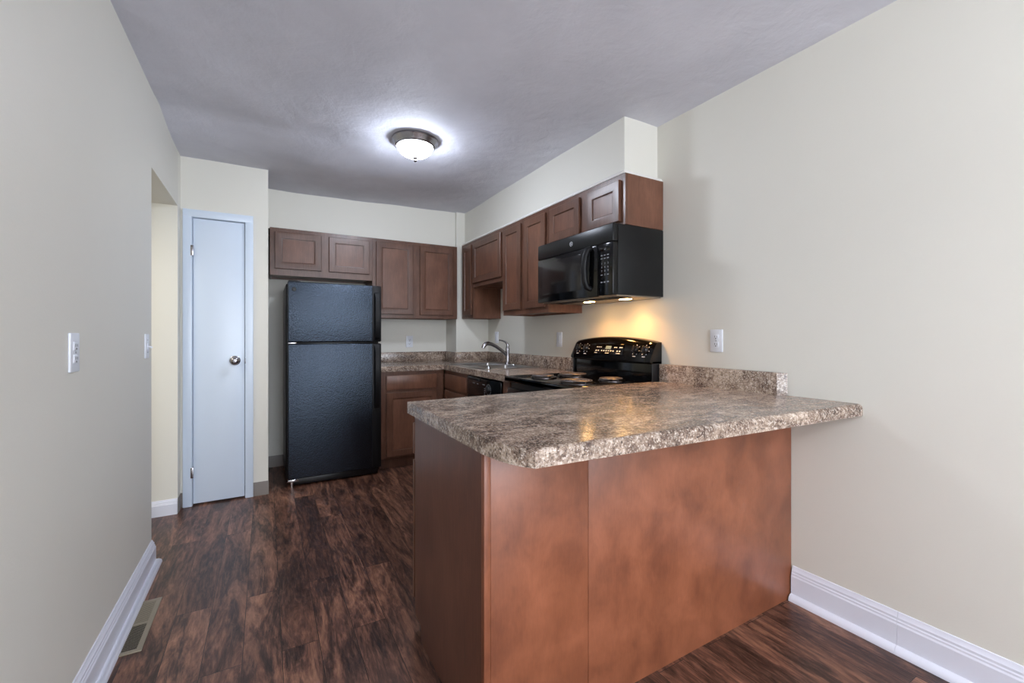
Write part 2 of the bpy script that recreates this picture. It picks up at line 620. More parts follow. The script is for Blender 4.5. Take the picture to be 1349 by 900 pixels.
# ------------------------------------------------------------------ pantry door
dr = thing('door_1', (-0.285, YP, 0), 'narrow flat white pantry closet door with round knob', 'door', None, 'structure')
MB().box(DX0, DX1, YP + .004, YP + .039, 0.012, DZ, .002).build('door_slab', M_DOORW, dr)
dc = MB()
for s in (0, 1):
    x0, x1 = ((-0.493, DX0 - .004), (DX1 + .004, -0.079))[s]
    dc.box(x0, x1, YP - .016, YP, 0, DZ + .055, .004)
    dc.box(DX0 - .012 if s == 0 else DX1 + .003, DX0 - .003 if s == 0 else DX1 + .012, YP - .002, YP + .09, 0, DZ + .012)
dc.box(-0.493, -0.079, YP - .0165, YP, DZ + .004, DZ + .056, .004)
dc.box(DX0 - .012, DX1 + .012, YP - .002, YP + .09, DZ + .003, DZ + .012)
dc.build('door_casing', M_DOORW, dr)
kn = MB().lathe([(0, 0), (0.033, 0), (0.034, 0.004), (0.028, 0.008), (0.012, 0.010), (0.011, 0.030), (0.020, 0.036), (0.028, 0.046), (0.029, 0.054), (0.024, 0.062), (0.012, 0.066), (0, 0.067)], 32, face_m((-0.192, YP + .004, 0.998), '-y'))
kn.build('door_knob', M_NICKEL, dr, 'brushed nickel round knob', smooth=50)
for z in (1.765, 0.232):
    hg = MB().tube([(DX0 - .004, YP - .006, z - .038), (DX0 - .004, YP - .006, z + .038)], 0.0065, 12)
    hg.box(DX0 - .012, DX0 + .004, YP - .0175, YP + .006, z - .036, z + .036, .001)
    hg.build('hinge', M_NICKEL, dr, smooth=50)
MB().box(DX1 + .002, DX1 + .007, YP - .0175, YP - .0, 0.975, 1.012, .001).build('latch_plate', M_NICKEL, dr)

# ------------------------------------------------------------------ switch and outlet plates
GR_PL = 'white wall plates'


def plate(kind, origin, facing, label, w=0.072, h=0.118):
    M = face_m(origin, facing)
    nm = {'outlet': 'wall_outlet', 'switch': 'light_switch', 'rocker': 'light_switch', 'blank': 'blank_wall_plate'}[kind]
    cat = {'outlet': 'outlet', 'switch': 'light switch', 'rocker': 'light switch', 'blank': 'wall plate'}[kind]
    root = thing(nm, origin, label, cat)
    MB().box(-w / 2, w / 2, -h / 2, h / 2, 0, 0.007, .003, M).build('cover_plate', M_PLATE, root)
    if kind == 'outlet':
        for s in (-1, 1):
            r = MB().box(-0.0165, 0.0165, s * 0.0195 - 0.014, s * 0.0195 + 0.014, 0.004, 0.0095, .004, M).build('receptacle', M_PLATE, root)
            sl = MB().box(-0.0075, -0.0055, s * 0.0195 - .002, s * 0.0195 + .007, 0.009, 0.0100, 0, M).box(0.0055, 0.0075, s * 0.0195 - .002, s * 0.0195 + .006, 0.009, 0.0100, 0, M)
            sl.lathe([(0, 0.009), (0.0028, 0.009), (0.0028, 0.0101), (0, 0.0101)], 12, M @ T(0, s * 0.0195 - .008, 0))
            sl.build('slot', M_SLOT, r)
        MB().lathe([(0, 0.006), (0.003, 0.006), (0.003, 0.0085), (0, 0.009)], 12, M).build('screw', M_MARKG, root)
    elif kind == 'switch':
        MB().box(-0.006, 0.006, -0.012, 0.012, 0.006, 0.010, .001, M).box(-0.0045, 0.0045, -0.001, 0.006, 0.006, 0.026, .0015, M @ Matrix.Rotation(0.35, 4, 'X')).build('toggle', M_PLATE, root)
        for s in (-1, 1):
            MB().lathe([(0, 0.006), (0.003, 0.006), (0.003, 0.0085), (0, 0.009)], 12, M @ T(0, s * .03, 0)).build('screw', M_MARKG, root)
    elif kind == 'rocker':
        MB().box(-0.0165, 0.0165, -0.033, 0.033, 0.005, 0.0095, .001, M).build('rocker', M_PLATE, root)
    return root


plate('outlet', (XL, 1.790, 1.130), '+x', 'white duplex outlet on the left wall, nearest the viewer')
plate('switch', (XL, 2.712, 1.128), '+x', 'white toggle light switch beside the hall opening')
plate('outlet', (1.293, YB, 1.113), '-y', 'white outlet under the back wall cabinets, right of the refrigerator')
plate('rocker', (XR, 3.93, 1.155), '-x', 'white switch plate behind the faucet')
plate('rocker', (XR, 2.842, 1.145), '-x', 'white rocker switch plate left of the range')
plate('outlet', (XR, 1.443, 1.152), '-x', 'white duplex outlet right of the range above the peninsula')

# ------------------------------------------------------------------ ceiling light
LX, LY = 0.838, 2.735
LZ = ceil_z(LX, LY)
cl = thing('ceiling_light', (LX, LY, LZ), 'round flush ceiling light with nickel ring and frosted glass bowl', 'ceiling light')
ML = T(LX, LY, LZ) @ Matrix.Rotation(math.pi, 4, 'X') @ Matrix.Diagonal((.885, .885, 1.0, 1))
MB().lathe([(0, -0.005), (0.160, -0.005), (0.166, 0.004), (0.166, 0.012), (0.158, 0.020), (0.156, 0.026), (0.148, 0.032), (0.146, 0.042), (0.139, 0.048), (0.131, 0.050), (0.129, 0.030), (0, 0.028)], 64, ML).build('mounting_ring', M_NICKEL, cl, 'brushed nickel ring', smooth=40)
bowl = [(0.1275, 0.040)]
for k in range(1, 13):
    a = k / 12 * math.pi / 2
    bowl.append((0.1275 * math.cos(a), 0.040 + 0.075 * math.sin(a)))
bowl[-1] = (0, bowl[-1][1])
MB().lathe([(0, 0.039)] + bowl, 64, ML).build('glass_bowl', M_SHADE, cl, 'glowing frosted glass bowl', smooth=60)
MB().lathe([(0, 0.112), (0.018, 0.112), (0.021, 0.117), (0.016, 0.123), (0.010, 0.127), (0.0135, 0.132), (0.012, 0.138), (0.006, 0.143), (0, 0.144)], 24, ML).build('finial', M_NICKEL, cl, smooth=50)

# ------------------------------------------------------------------ floor register
rg = thing('floor_register', (-0.43, 2.28, 0), 'tan metal floor register beside the left baseboard', 'floor vent')
RX0, RX1, RY0, RY1 = -0.490, -0.404, 2.092, 2.472
fr = MB()
fr.box(RX1 - .018, RX1 - .0002, RY0 + .0172, RY1 - .0172, 0.0, 0.0039).box(RX0, RX0 + .012, RY0 + .0172, RY1 - .0172, 0.0, 0.0039)
fr.box(RX0, RX1, RY0, RY0 + .018, 0.0, 0.004, .001).box(RX0, RX1, RY1 - .018, RY1, 0.0, 0.004, .001)
fr.build('frame', M_REG, rg)
lv = MB()
ny = 34
for k in range(ny):
    y = RY0 + .022 + (RY1 - RY0 - .044) * k / (ny - 1)
    if k == ny // 2:
        lv.box(RX0 + .01, RX1 - .014, y - .005, y + .005, 0.0006, 0.0035)
    else:
        lv.box(RX0 + .01, RX1 - .014, -.0024, .0024, -.0004, .0006, 0, T(0, y, 0.0026) @ Matrix.Rotation(-0.6 if k < ny // 2 else 0.25, 4, 'X'))
lv.build('louvers', M_REG, rg)
MB().box(RX0 + .004, RX1 - .004, RY0 + .004, RY1 - .004, 0.0002, 0.0008).build('duct_opening', M_REGD, rg)


# ------------------------------------------------------------------ cabinetry
def ring_loft(m, rects, M):
    """rects: list of (x0,x1,y0,y1,z) rectangles joined as a stepped frame surface"""
    t = bmesh.new()
    rs = [[t.verts.new((x0, y0, z)), ][0:0] or [t.verts.new((x0, y0, z)), t.verts.new((x1, y0, z)), t.verts.new((x1, y1, z)), t.verts.new((x0, y1, z))] for x0, x1, y0, y1, z in rects]
    for a, b in zip(rs, rs[1:]):
        for k in range(4):
            t.faces.new((a[k], a[(k + 1) % 4], b[(k + 1) % 4], b[k]))
    t.faces.new(rs[0][::-1]); t.faces.new(rs[-1])
    bmesh.ops.recalc_face_normals(t, faces=t.faces)
    m._take(t, M)


def inset(r, d, z):
    return (r[0] + d, r[1] - d, r[2] + d, r[3] - d, z)


def shaker(parent, M, x0, x1, y0, y1, fw=0.052, mat_f=None, mat_p=None):
    """recessed panel door in a facing frame: z=0 is the face frame surface"""
    r = (x0, x1, y0, y1)
    m = MB()
    ring_loft(m, [inset(r, .001, 0.0005), inset(r, 0, .003), inset(r, 0, .0165), inset(r, .003, .0195), inset(r, fw - .003, .0195), inset(r, fw, .0185), inset(r, fw + .002, .0115), inset(r, fw + .007, .0105), inset(r, fw + .008, .009)], M)
    d = m.build('door', mat_f or M_FRAMEW, parent, smooth=20)
    p = MB()
    q = inset(r, fw + .0075, 0)
    p.box(q[0], q[1], q[2], q[3], 0.006, 0.0112, .0012, M, 1)
    p.build('door_panel', mat_p or M_PANELW, d, smooth=20)
    return d


def slab_front(parent, M, x0, x1, y0, y1, name='drawer_front', mat=None):
    return MB().box(x0, x1, y0, y1, .0005, .0195, .003, M).build(name, mat or M_PANELW, parent)


def face_frame(parent, M, w, z0, z1, stiles, rails, t=0.019):
    """stiles [(x0,x1)] full height, rails [(y0,y1)] between outer stiles; z=0 is the front surface"""
    m = MB()
    for a, b in stiles:
        m.box(a, b, z0, z1, -t, 0, .0008, M, 1)
    for a, b in rails:
        m.box(stiles[0][1] - .001, stiles[-1][0] + .001, a, b, -t, -.0003, .0008, M, 1)
    return m.build('face_frame', M_FRAMEW, parent)


def wall_cabinet(label, facing, p0, width, z0, z1, doors, group='stained wood wall cabinets', depth=0.305, recess=0.014):
    """p0: front lower-left corner (seen from the front); doors: [(x0,x1,z0,z1)] in local x / world z"""
    M = face_m((p0[0], p0[1], 0), facing)
    n = M.to_3x3() @ Vector((0, 0, 1)); r = M.to_3x3() @ Vector((1, 0, 0))
    c = Vector((p0[0], p0[1], z0)) + r * width / 2 - n * depth / 2
    root = thing('wall_cabinet', tuple(c), label, 'cabinet', group)
    b = MB()
    b.box(0, .013, z0, z1, -depth, -.0185, 0, M).box(width - .013, width, z0, z1, -depth, -.0185, 0, M)
    b.box(.013, width - .013, z1 - .014, z1, -depth, -.0185, 0, M)
    b.box(.013, width - .013, z0, z1 - .014, -depth, -depth + .006, 0, M)
    b.build('carcass', M_PANELW, root)
    MB().box(.013, width - .013, z0 + recess, z0 + recess + .012, -depth + .006, -.0185, 0, M).build('bottom_panel', M_PANELW, root)
    xs = sorted(doors)
    st = [(0, max(.03, xs[0][0] + .012))]
    for a, bb in zip(xs, xs[1:]):
        st.append((a[1] - .012, bb[0] + .012))
    st.append((min(width - .03, xs[-1][1] - .012), width))
    zt = max(d[3] for d in doors); zb = min(d[2] for d in doors)
    face_frame(root, M, width, z0, z1, st, [(z0, zb + .012), (zt - .012, z1)])
    for a, bb, c0, c1 in doors:
        shaker(root, M, a, bb, c0, c1)
    return root


# back wall pair
CF = 4.10
wall_cabinet('short two-door wall cabinet above the refrigerator', '-y', (0.030, CF), 0.822, 1.680, 2.076,
             [(0.035, 0.392, 1.735, 2.042), (0.452, 0.796, 1.735, 2.042)], depth=YB - CF - .002)
wall_cabinet('tall two-door wall cabinet on the back wall, right of the refrigerator', '-y', (0.853, CF), 0.838, 1.342, 2.076,
             [(0.032, 0.382, 1.376, 2.046), (0.446, 0.792, 1.376, 2.046)], depth=YB - CF - .002)
# right wall run, local x runs towards the viewer (-y)
CX = 1.755
DP = XR - CX - .002
wall_cabinet('narrow tall wall cabinet in the far corner beside the boxed chase', '-x', (CX, YC - .004), YC - .004 - 3.846, 1.345, 2.095,
             [(0.055, 0.262, 1.376, 2.062)], depth=DP)
wall_cabinet('raised short wall cabinet above the sink', '-x', (CX, 3.844), 3.844 - 3.232, 1.643, 2.095,
             [(0.020, 0.588, 1.680, 2.060)], depth=DP)
wall_cabinet('tall two-door wall cabinet between sink and microwave', '-x', (CX, 3.230), 3.230 - 2.556, 1.345, 2.095,
             [(0.020, 0.305, 1.385, 2.060), (0.362, 0.650, 1.385, 2.060)], depth=DP)
wall_cabinet('short two-door wall cabinet above the microwave', '-x', (CX, 2.554), 2.554 - 1.795, 1.806, 2.095,
             [(0.032, 0.364, 1.828, 2.062), (0.440, 0.725, 1.828, 2.062)], depth=DP)

# base cabinets
BG = 'stained wood base cabinets'
BH = 0.861


def base_carcass(root, M, w, depth, mat=None, toe=.07):
    b = MB()
    b.box(0, w, .1, BH, -depth, -.0185, 0, M)
    b.build('carcass', mat or M_PANELW, root)
    MB().box(0, w, 0, .1, -depth, -toe, 0, M).build('toe_kick', M_FRAMEW, root)


BY = 3.810
Mb = face_m((0.865, BY, 0), '-y')
r = thing('base_cabinet', (1.15, 4.1, 0), 'base cabinet with one drawer and one door beside the refrigerator', 'cabinet', BG)
base_carcass(r, Mb, 0.58, YB - BY - .002)
face_frame(r, Mb, 0.565, .1, BH, [(0, .056), (0.488, 0.565)], [(.1, .135), (.675, .712), (.822, BH)])
slab_front(r, Mb, .044, .500, .700, .826)
shaker(r, Mb, .044, .500, .120, .676)

BX = 1.450
Ms = face_m((BX, BY - .002, 0), '-x')
r = thing('base_cabinet', (1.7, 3.5, 0), 'sink base cabinet in the far corner, left of the dishwasher', 'cabinet', BG)
MB().box(0, .016, .1, BH, -.58, -.0185, 0, Ms).box(.520, .536, .1, BH, -.58, -.0185, 0, Ms).box(.016, .520, .1, .116, -.58, -.0185, 0, Ms).box(.016, .520, .116, .70, -.58, -.572, 0, Ms).build('carcass', M_PANELW, r)
MB().box(0, .536, 0, .1, -.5, -.07, 0, Ms).build('toe_kick', M_FRAMEW, r)
face_frame(r, Ms, .536, .1, BH, [(0, .045), (.506, .536)], [(.1, .135), (.675, .712), (.822, BH)])
slab_front(r, Ms, .034, .526, .700, .826, 'false_drawer_front')
shaker(r, Ms, .034, .526, .120, .676)
r = thing('base_cabinet', (1.7, 2.61, 0), 'narrow wood filler cabinet between dishwasher and range', 'cabinet', BG)
Mf = face_m((BX - .008, 2.660, 0), '-x')
MB().box(0, .092, 0.1, BH, -.58, 0, .001, Mf).build('carcass', M_FRAMEW, r)
MB().box(0, .092, 0, .1, -.58, -.07, 0, Mf).build('toe_kick', M_FRAMEW, r)

# ------------------------------------------------------------------ countertops
CT0, CT1 = .862, .908


def cell_slab(xs, ys, cells, z0, z1):
    """grid slab, cells(i,j) true = solid, only outer faces"""
    t = bmesh.new()
    vd = {}

    def v(i, j, k):
        key = (i, j, k)
        if key not in vd:
            vd[key] = t.verts.new((xs[i], ys[j], (z0, z1)[k]))
        return vd[key]
    nx, ny_ = len(xs) - 1, len(ys) - 1
    ok = lambda i, j: 0 <= i < nx and 0 <= j < ny_ and cells(i, j)
    for i in range(nx):
        for j in range(ny_):
            if not ok(i, j):
                continue
            t.faces.new((v(i, j, 1), v(i + 1, j, 1), v(i + 1, j + 1, 1), v(i, j + 1, 1)))
            t.faces.new((v(i, j, 0), v(i, j + 1, 0), v(i + 1, j + 1, 0), v(i + 1, j, 0)))
            if not ok(i - 1, j): t.faces.new((v(i, j, 0), v(i, j, 1), v(i, j + 1, 1), v(i, j + 1, 0)))
            if not ok(i + 1, j): t.faces.new((v(i + 1, j, 0), v(i + 1, j + 1, 0), v(i + 1, j + 1, 1), v(i + 1, j, 1)))
            if not ok(i, j - 1): t.faces.new((v(i, j, 0), v(i + 1, j, 0), v(i + 1, j, 1), v(i, j, 1)))
            if not ok(i, j + 1): t.faces.new((v(i, j + 1, 0), v(i, j + 1, 1), v(i + 1, j + 1, 1), v(i + 1, j + 1, 0)))
    return t


SKX0, SKX1, SKY0, SKY1 = 1.500, 2.000, 3.060, 3.830     # sink rim
hx0, hx1, hy0, hy1 = SKX0 + .02, SKX1 - .02, SKY0 + .02, SKY1 - .02
xs = [.862, 1.425, hx0, XC, hx1, XR]
ys = [2.562, hy0, 3.780, hy1, YC, YB]


def solid(i, j):
    x = (xs[i] + xs[i + 1]) / 2; y = (ys[j] + ys[j + 1]) / 2
    if x < 1.425: return y > 3.780
    if x > XC and y > YC: return False
    if hx0 < x < hx1 and hy0 < y < hy1: return False
    return True


ct = thing('countertop', (1.45, 3.8, CT0), 'brown speckled laminate corner countertop around the sink', 'countertop', 'granite look laminate countertops')
m = MB(); m.bm.free(); m.bm = cell_slab(xs, ys, solid, CT0, CT1)
bmesh.ops.bevel(m.bm, geom=[e for e in m.bm.edges if len(e.link_faces) == 2 and e.calc_face_angle(0) > 1 and all(abs(v.co.z - CT1) < 1e-5 for v in e.verts)], offset=.005, segments=2, profile=.5, affect='EDGES')
m.build('top', M_LAM, ct)
bs = MB()
BS1 = 1.006
st = .020
bs.box(.862, XC - st, YB - st, YB, CT1, BS1, .002)
bs.box(XC - st, XC, YC - st, YB, CT1, BS1, .002)
bs.box(XC, XR - st, YC - st, YC, CT1, BS1, .002)
bs.box(XR - st, XR, 2.562, YC, CT1, BS1, .002)
bs.build('backsplash', M_LAM, ct)

# sink
sk = thing('sink', (1.75, 3.445, CT0), 'double bowl stainless steel sink set into the corner countertop', 'sink')
t = bmesh.new()
rim_z = CT1 + .004


def rrect(x0, x1, y0, y1, rad, z, n=5):
    pts = []
    for cx_, cy_, a0 in ((x1 - rad, y1 - rad, 0), (x0 + rad, y1 - rad, 90), (x0 + rad, y0 + rad, 180), (x1 - rad, y0 + rad, 270)):
        for k in range(n + 1):
            a = math.radians(a0 + 90 * k / n)
            pts.append((cx_ + rad * math.cos(a), cy_ + rad * math.sin(a), z))
    return pts


bx0, bx1 = SKX0 + .05, SKX1 - .105
ymid = (SKY0 + SKY1) / 2
deck = MB()
deck.box(SKX0, bx0, SKY0, SKY1, CT1 + .0005, rim_z, .0015).box(bx1, SKX1, SKY0, SKY1, CT1 + .0005, rim_z, .0015)
deck.box(bx0 - .002, bx1 + .002, SKY0, SKY0 + .045, CT1 + .0005, rim_z, .0015).box(bx0 - .002, bx1 + .002, SKY1 - .045, SKY1, CT1 + .0005, rim_z, .0015)
deck.box(bx0 - .002, bx1 + .002, ymid - .018, ymid + .018, CT1 + .0005, rim_z, .0015)
deck.build('deck', M_STEEL, sk)
for y0, y1 in ((SKY0 + .043, ymid - .016), (ymid + .016, SKY1 - .043)):
    sec = [rrect(bx0 - .004, bx1 + .004, y0 - .002, y1 + .002, .004, rim_z - .0012), rrect(bx0 + .002, bx1 - .002, y0 + .002, y1 - .002, .02, rim_z - .008),
           rrect(bx0 + .01, bx1 - .01, y0 + .01, y1 - .01, .03, CT1 - .13), rrect(bx0 + .03, bx1 - .03, y0 + .03, y1 - .03, .04, CT1 - .155)]
    outer = [rrect(bx0 + .028, bx1 - .028, y0 + .028, y1 - .028, .04, CT1 - .158), rrect(bx0 + .007, bx1 - .007, y0 + .007, y1 - .007, .03, CT1 - .13), rrect(bx0 - .001, bx1 + .001, y0, y1, .02, rim_z - .0015)]
    MB().loft(sec + outer, closed_ends=False).build('bowl', M_STEEL, sk)
    bm_ = MB().lathe([(0, 0), (.040, 0), (.042, .003), (.030, .004), (.026, .001), (0, .001)], 24, T((bx0 + bx1) / 2, (y0 + y1) / 2, CT1 - .1562))
    bm_.prism([(p[0], p[1]) for p in rrect(bx0 + .03, bx1 - .03, y0 + .03, y1 - .03, .04, 0)], CT1 - .158, CT1 - .155)
    bm_.build('drain', M_STEEL, sk)
MB().lathe([(0, 0), (.022, 0), (.024, .003), (.022, .010), (.010, .014), (0, .015)], 24, T(1.905, 3.330, rim_z)).build('hole_cover', M_CHROME, sk, 'small round chrome hole cover', smooth=50)
# stopper on the front corner of the rim
MB().lathe([(0, 0), (.020, 0), (.024, .002), (.024, .009), (.020, .011), (.012, .012), (.011, .014), (.014, .016), (.014, .019), (.009, .021), (0, .0215)], 24, T(1.548, 3.105, rim_z)).build('sink_stopper', M_CHROME, None, 'small chrome sink stopper standing on the front rim of the sink', 'sink stopper', smooth=50)

# faucet
FX, FY = 1.932, 3.476
rim_z += .0006
fc = thing('faucet', (FX, FY, rim_z), 'chrome single lever pull-out faucet behind the sink', 'faucet')
MB().lathe([(0, 0), (.028, 0), (.028, .004), (.022, .012), (.0175, .03), (.0165, .09), (.018, .125), (.019, .145), (.015, .155), (0, .157)], 28, T(FX, FY, rim_z)).build('faucet_body', M_NICKEL, fc, smooth=50)
sp = [(FX - .002, FY, rim_z + .075), (FX - .03, FY, rim_z + .103), (FX - .07, FY, rim_z + .133), (FX - .12, FY, rim_z + .165), (FX - .165, FY, rim_z + .186), (FX - .20, FY, rim_z + .193), (FX - .225, FY, rim_z + .187), (FX - .243, FY, rim_z + .170), (FX - .250, FY, rim_z + .152)]
MB().tube(sp, [.013, .0145, .015, .0155, .0165, .018, .019, .018, .016], 16).build('spout', M_NICKEL, fc, smooth=50)
MB().tube([(FX, FY, rim_z + .150), (FX + .003, FY, rim_z + .172), (FX - .006, FY, rim_z + .192), (FX - .03, FY, rim_z + .208), (FX - .06, FY, rim_z + .217), (FX - .088, FY, rim_z + .222)], [.0165, .0135, .0105, .0075, .0062, .0058], 14).build('lever_handle', M_NICKEL, fc, smooth=50)

# ------------------------------------------------------------------ dishwasher
DW0, DW1 = 3.268, 2.664
dw = thing('dishwasher', (1.72, 2.966, 0), 'black built-in dishwasher between sink cabinet and range', 'dishwasher')
Md = face_m((1.436, DW0, 0), '-x')
wd = DW0 - DW1
MB().box(.004, wd - .004, .1, .735, -.56, -.03, 0, Md).box(.004, wd - .004, 0, .1, -.5, -.09, 0, Md).build('tub', M_BLACKP, dw)
MB().box(.006, wd - .006, .11, .700, -.032, 0, .005, Md).build('door', M_BLACK, dw)
pn = MB().box(.006, wd - .006, .704, .850, -.032, .004, .005, Md).build('control_panel', M_BLACK, dw)
MB().box(.05, .25, .822, .842, .002, .014, .004, Md).build('door_handle', M_BLACKP, dw)
dl = MB().lathe([(0, 0), (.030, 0), (.028, .012), (.024, .016), (0, .017)], 32, Md @ T(.40, .775, .004)).build('dial', M_BLACKP, dw, smooth=50)
mk = MB()
for k in range(16):
    a = 2 * math.pi * k / 16
    mk.box(-.0025, .0025, .036, .042, 0, .0008, 0, Md @ T(.40, .775, .004) @ Matrix.Rotation(a, 4, 'Z'))
mk.box(.30, .34, .803, .808, .0035, .005, 0, Md).box(.12, .16, .800, .804, .0035, .005, 0, Md).box(.20, .225, .800, .804, .0035, .005, 0, Md)
for k in range(4):
    mk.box(.33, .345, .775 - k * .016, .780 - k * .016, .0035, .005, 0, Md)
mk.build('panel_markings', M_MARKG, dw)

# ------------------------------------------------------------------ range
RY_0, RY_1 = 1.802, 2.558
RW = RY_1 - RY_0
rn = thing('range', (1.74, 2.18, 0), 'black electric coil range against the right wall', 'stove')
Mr = face_m((1.445, RY_1, 0), '-x')      # local x from far side (0) to near side (RW)
MB().box(.003, RW - .003, .02, .882, -.60, -.002, .003, Mr).build('body', M_BLACKP, rn)
od = MB().box(.008, RW - .008, .235, .832, 0, .032, .006, Mr).build('oven_door', M_BLACK, rn)
MB().box(.13, RW - .13, .38, .66, .031, .0335, .002, Mr).build('oven_window', M_GLASS, od)
hd = MB().tube([(.06, .790, .075), (RW - .06, .790, .075)], .012, 14, Mr)
for x in (.075, RW - .075):
    hd.box(x - .012, x + .012, .778, .802, .03, .078, .004, Mr)
hd.build('door_handle', M_BLACKP, od)
MB().box(.008, RW - .008, .03, .225, 0, .030, .006, Mr).build('storage_drawer', M_BLACK, rn)
for x in (.04, RW - .04):
    for z in (-.05, -.5):
        MB().lathe([(0, 0), (.018, 0), (.016, .02), (0, .02)], 12, Mr @ T(x, 0, z) @ Matrix.Rotation(-math.pi / 2, 4, 'X')).build('leg', M_BLACKP, rn)
CKZ = .905
ck = MB()
ck.box(1.398, XR - .06, RY_0, RY_1, .872, CKZ - .004, .004)
# raised rim around the cooktop
ck.box(1.398, 1.425, RY_0, RY_1, .876, CKZ + .003, .005).box(1.425, XR - .06, RY_0, RY_0 + .022, .876, CKZ + .003, .005).box(1.425, XR - .06, RY_1 - .022, RY_1, .876, CKZ + .003, .005)
ck.build('cooktop', M_BLACK, rn)
for bx_, by_, br_ in ((1.580, 2.005, .098), (1.585, 2.365, .078), (1.835, 1.995, .076), (1.830, 2.365, .098)):
    M0 = T(bx_, by_, CKZ - .004)
    pan = MB().lathe([(0, .0012), (br_ * .45, .0012), (br_ * .93, .004), (br_ * 1.03, .008), (br_ * 1.08, .008), (br_ * 1.09, .0065), (br_ * 1.10, .0), (0, 0)], 40, M0)
    bo = pan.build('drip_bowl', M_BOWL, rn, 'chrome drip bowl', smooth=40)
    pts = []
    turns = 4.6 if br_ > .09 else 3.7
    n = int(turns * 28)
    for k in range(n + 1):
        a = 2 * math.pi * turns * k / n
        rr_ = .022 + (br_ * .97 - .022) * k / n
        pts.append((bx_ + rr_ * math.cos(a), by_ + rr_ * math.sin(a), CKZ + .0125))
    co = MB().tube(pts, .0042, 8, squash=.8)
    for a in (0, 120, 240):
        co.box(.012, br_ * .99, -.002, .002, CKZ - .001, CKZ + .010, 0, T(bx_, by_, 0) @ Matrix.Rotation(math.radians(a + 20), 4, 'Z'))
    co.build('burner_coil', M_COIL, rn, smooth=50)
# backguard: arched console leaning back over a recessed lower panel
MB().box(XR - .075, XR - .006, RY_0 + .004, RY_1 - .004, .870, 1.04, .003).build('lower_back_panel', M_BLACK, rn)
secs = []
NS = 30
for k in range(NS + 1):
    f = k / NS
    y = RY_0 + RW * f
    arch = 1 - (2 * f - 1) ** 2
    zt = 1.138 + .034 * arch ** 0.85
    end = sm(min(f, 1 - f) / .03)
    bl = 1.012 - .004 * arch
    xo = .010 * (1 - end)
    secs.append([(XR - .006, y, bl), (XR - .100 + xo, y, bl), (XR - .112 + xo, y, bl + .006), (XR - .114 + xo, y, bl + .020), (XR - .070 + xo, y, zt - .022), (XR - .062 + xo, y, zt - .010), (XR - .050 + xo, y, zt - .002), (XR - .036, y, zt), (XR - .006, y, zt)])
cons = MB().loft(secs).build('console', M_BLACK, rn, smooth=40)
for y_ in (RY_0, RY_1 - .006):
    MB().box(XR - .085, XR - .006, y_, y_ + .006, .880, 1.025, .002).build('console_end_cap', M_BLACKP, rn)
# console face frame: leaning surface
pA = Vector((XR - .114, 0, 1.040)); pB = Vector((XR - .070, 0, 1.148))
upv = (pB - pA).normalized(); nv = Vector((0, -1, 0)).cross(upv)


def cons_m(y, s):
    o = pA + upv * s
    rv = Vector((0, -1, 0))
    return Matrix(((rv.x, upv.x, nv.x, o.x), (rv.y, upv.y, nv.y, y), (rv.z, upv.z, nv.z, o.z), (0, 0, 0, 1)))


for y in (2.472, 2.392, 1.925, 1.848):
    Mk = cons_m(y, .055) @ T(0, 0, .0005)
    kb = MB().lathe([(0, 0), (.023, 0), (.021, .012), (.018, .018), (0, .019)], 28, Mk)
    kb.box(-.0055, .0055, -.020, .020, .014, .027, .003, Mk)
    kb.build('knob', M_BLACKP, rn, smooth=40)
    mm = MB()
    for a in range(-150, 151, 50):
        mm.box(-.0024, .0024, .028, .034, 0, .0006, 0, Mk @ Matrix.Rotation(math.radians(a), 4, 'Z'))
    mm.box(-.012, .012, -.045, -.040, 0, .0006, 0, Mk)
    mm.build('knob_markings', M_MARK, rn)
Mp = cons_m(2.165, .052) @ T(0, 0, .0003)
dp = MB().box(-.135, .135, -.036, .036, -.001, .0016, .0008, Mp).build('display_panel', M_GLASS, rn)
MB().box(-.030, .022, .000, .022, .001, .0028, .0005, Mp).build('clock_display', M_LCD, dp)
km = MB()
for x in (-.118, -.100, -.082, .050, .066, .098, .114):
    km.box(x, x + .011, .010, .016, .001, .0026, 0, Mp)
for i, x in enumerate((-.120, -.098, -.066, -.044, -.022, .000, .022, .044, .082, .104)):
    km.box(x, x + .010, -.016, -.008, .001, .0026, 0, Mp)
km.box(-.022, .014, -.030, -.026, .001, .0026, 0, Mp).box(.08, .118, -.030, -.026, .001, .0026, 0, Mp).box(-.126, -.10, -.030, -.026, .001, .0026, 0, Mp)
km.build('panel_markings', M_MARK, dp)

# ------------------------------------------------------------------ microwave over the range
MY0, MY1, MZ0, MZ1 = 1.793, 2.551, 1.402, 1.803
mw = thing('microwave', (1.87, 2.17, MZ0), 'black over-the-range microwave under the short cabinet', 'microwave')
Mm = face_m((1.697, MY1, 0), '-x')
mwW = MY1 - MY0
MB().box(0, mwW, MZ0 + .006, MZ1, -(XR - 1.697) + .002, -.002, .003, Mm).build('body', M_BLACKS, mw)
xs_d = .632   # split between door and control column, local x
MB().box(.0, mwW, 1.702, MZ1, 0, .037, .006, Mm).build('top_vent_band', M_BLACKS, mw)
md = MB().box(.0, xs_d - .001, MZ0 + .002, 1.700, 0, .037, .006, Mm).build('door', M_BLACK, mw)
MB().box(.060, .480, 1.455, 1.672, .036, .0378, .001, Mm).build('door_window', M_WININ, md)
MB().tube([(xs_d - .062, 1.690, .036), (xs_d - .066, 1.680, .060), (xs_d - .072, 1.640, .071), (xs_d - .078, 1.570, .075), (xs_d - .076, 1.500, .071), (xs_d - .070, 1.462, .060), (xs_d - .066, 1.452, .036)], [.016, .018, .019, .0195, .019, .018, .016], 16, Mm, squash=1.0).build('door_handle', M_HNDL, md, smooth=50)
cpn = MB().box(xs_d + .001, mwW, MZ0 + .002, 1.700, 0, .037, .006, Mm).build('control_panel', M_BLACK, mw)
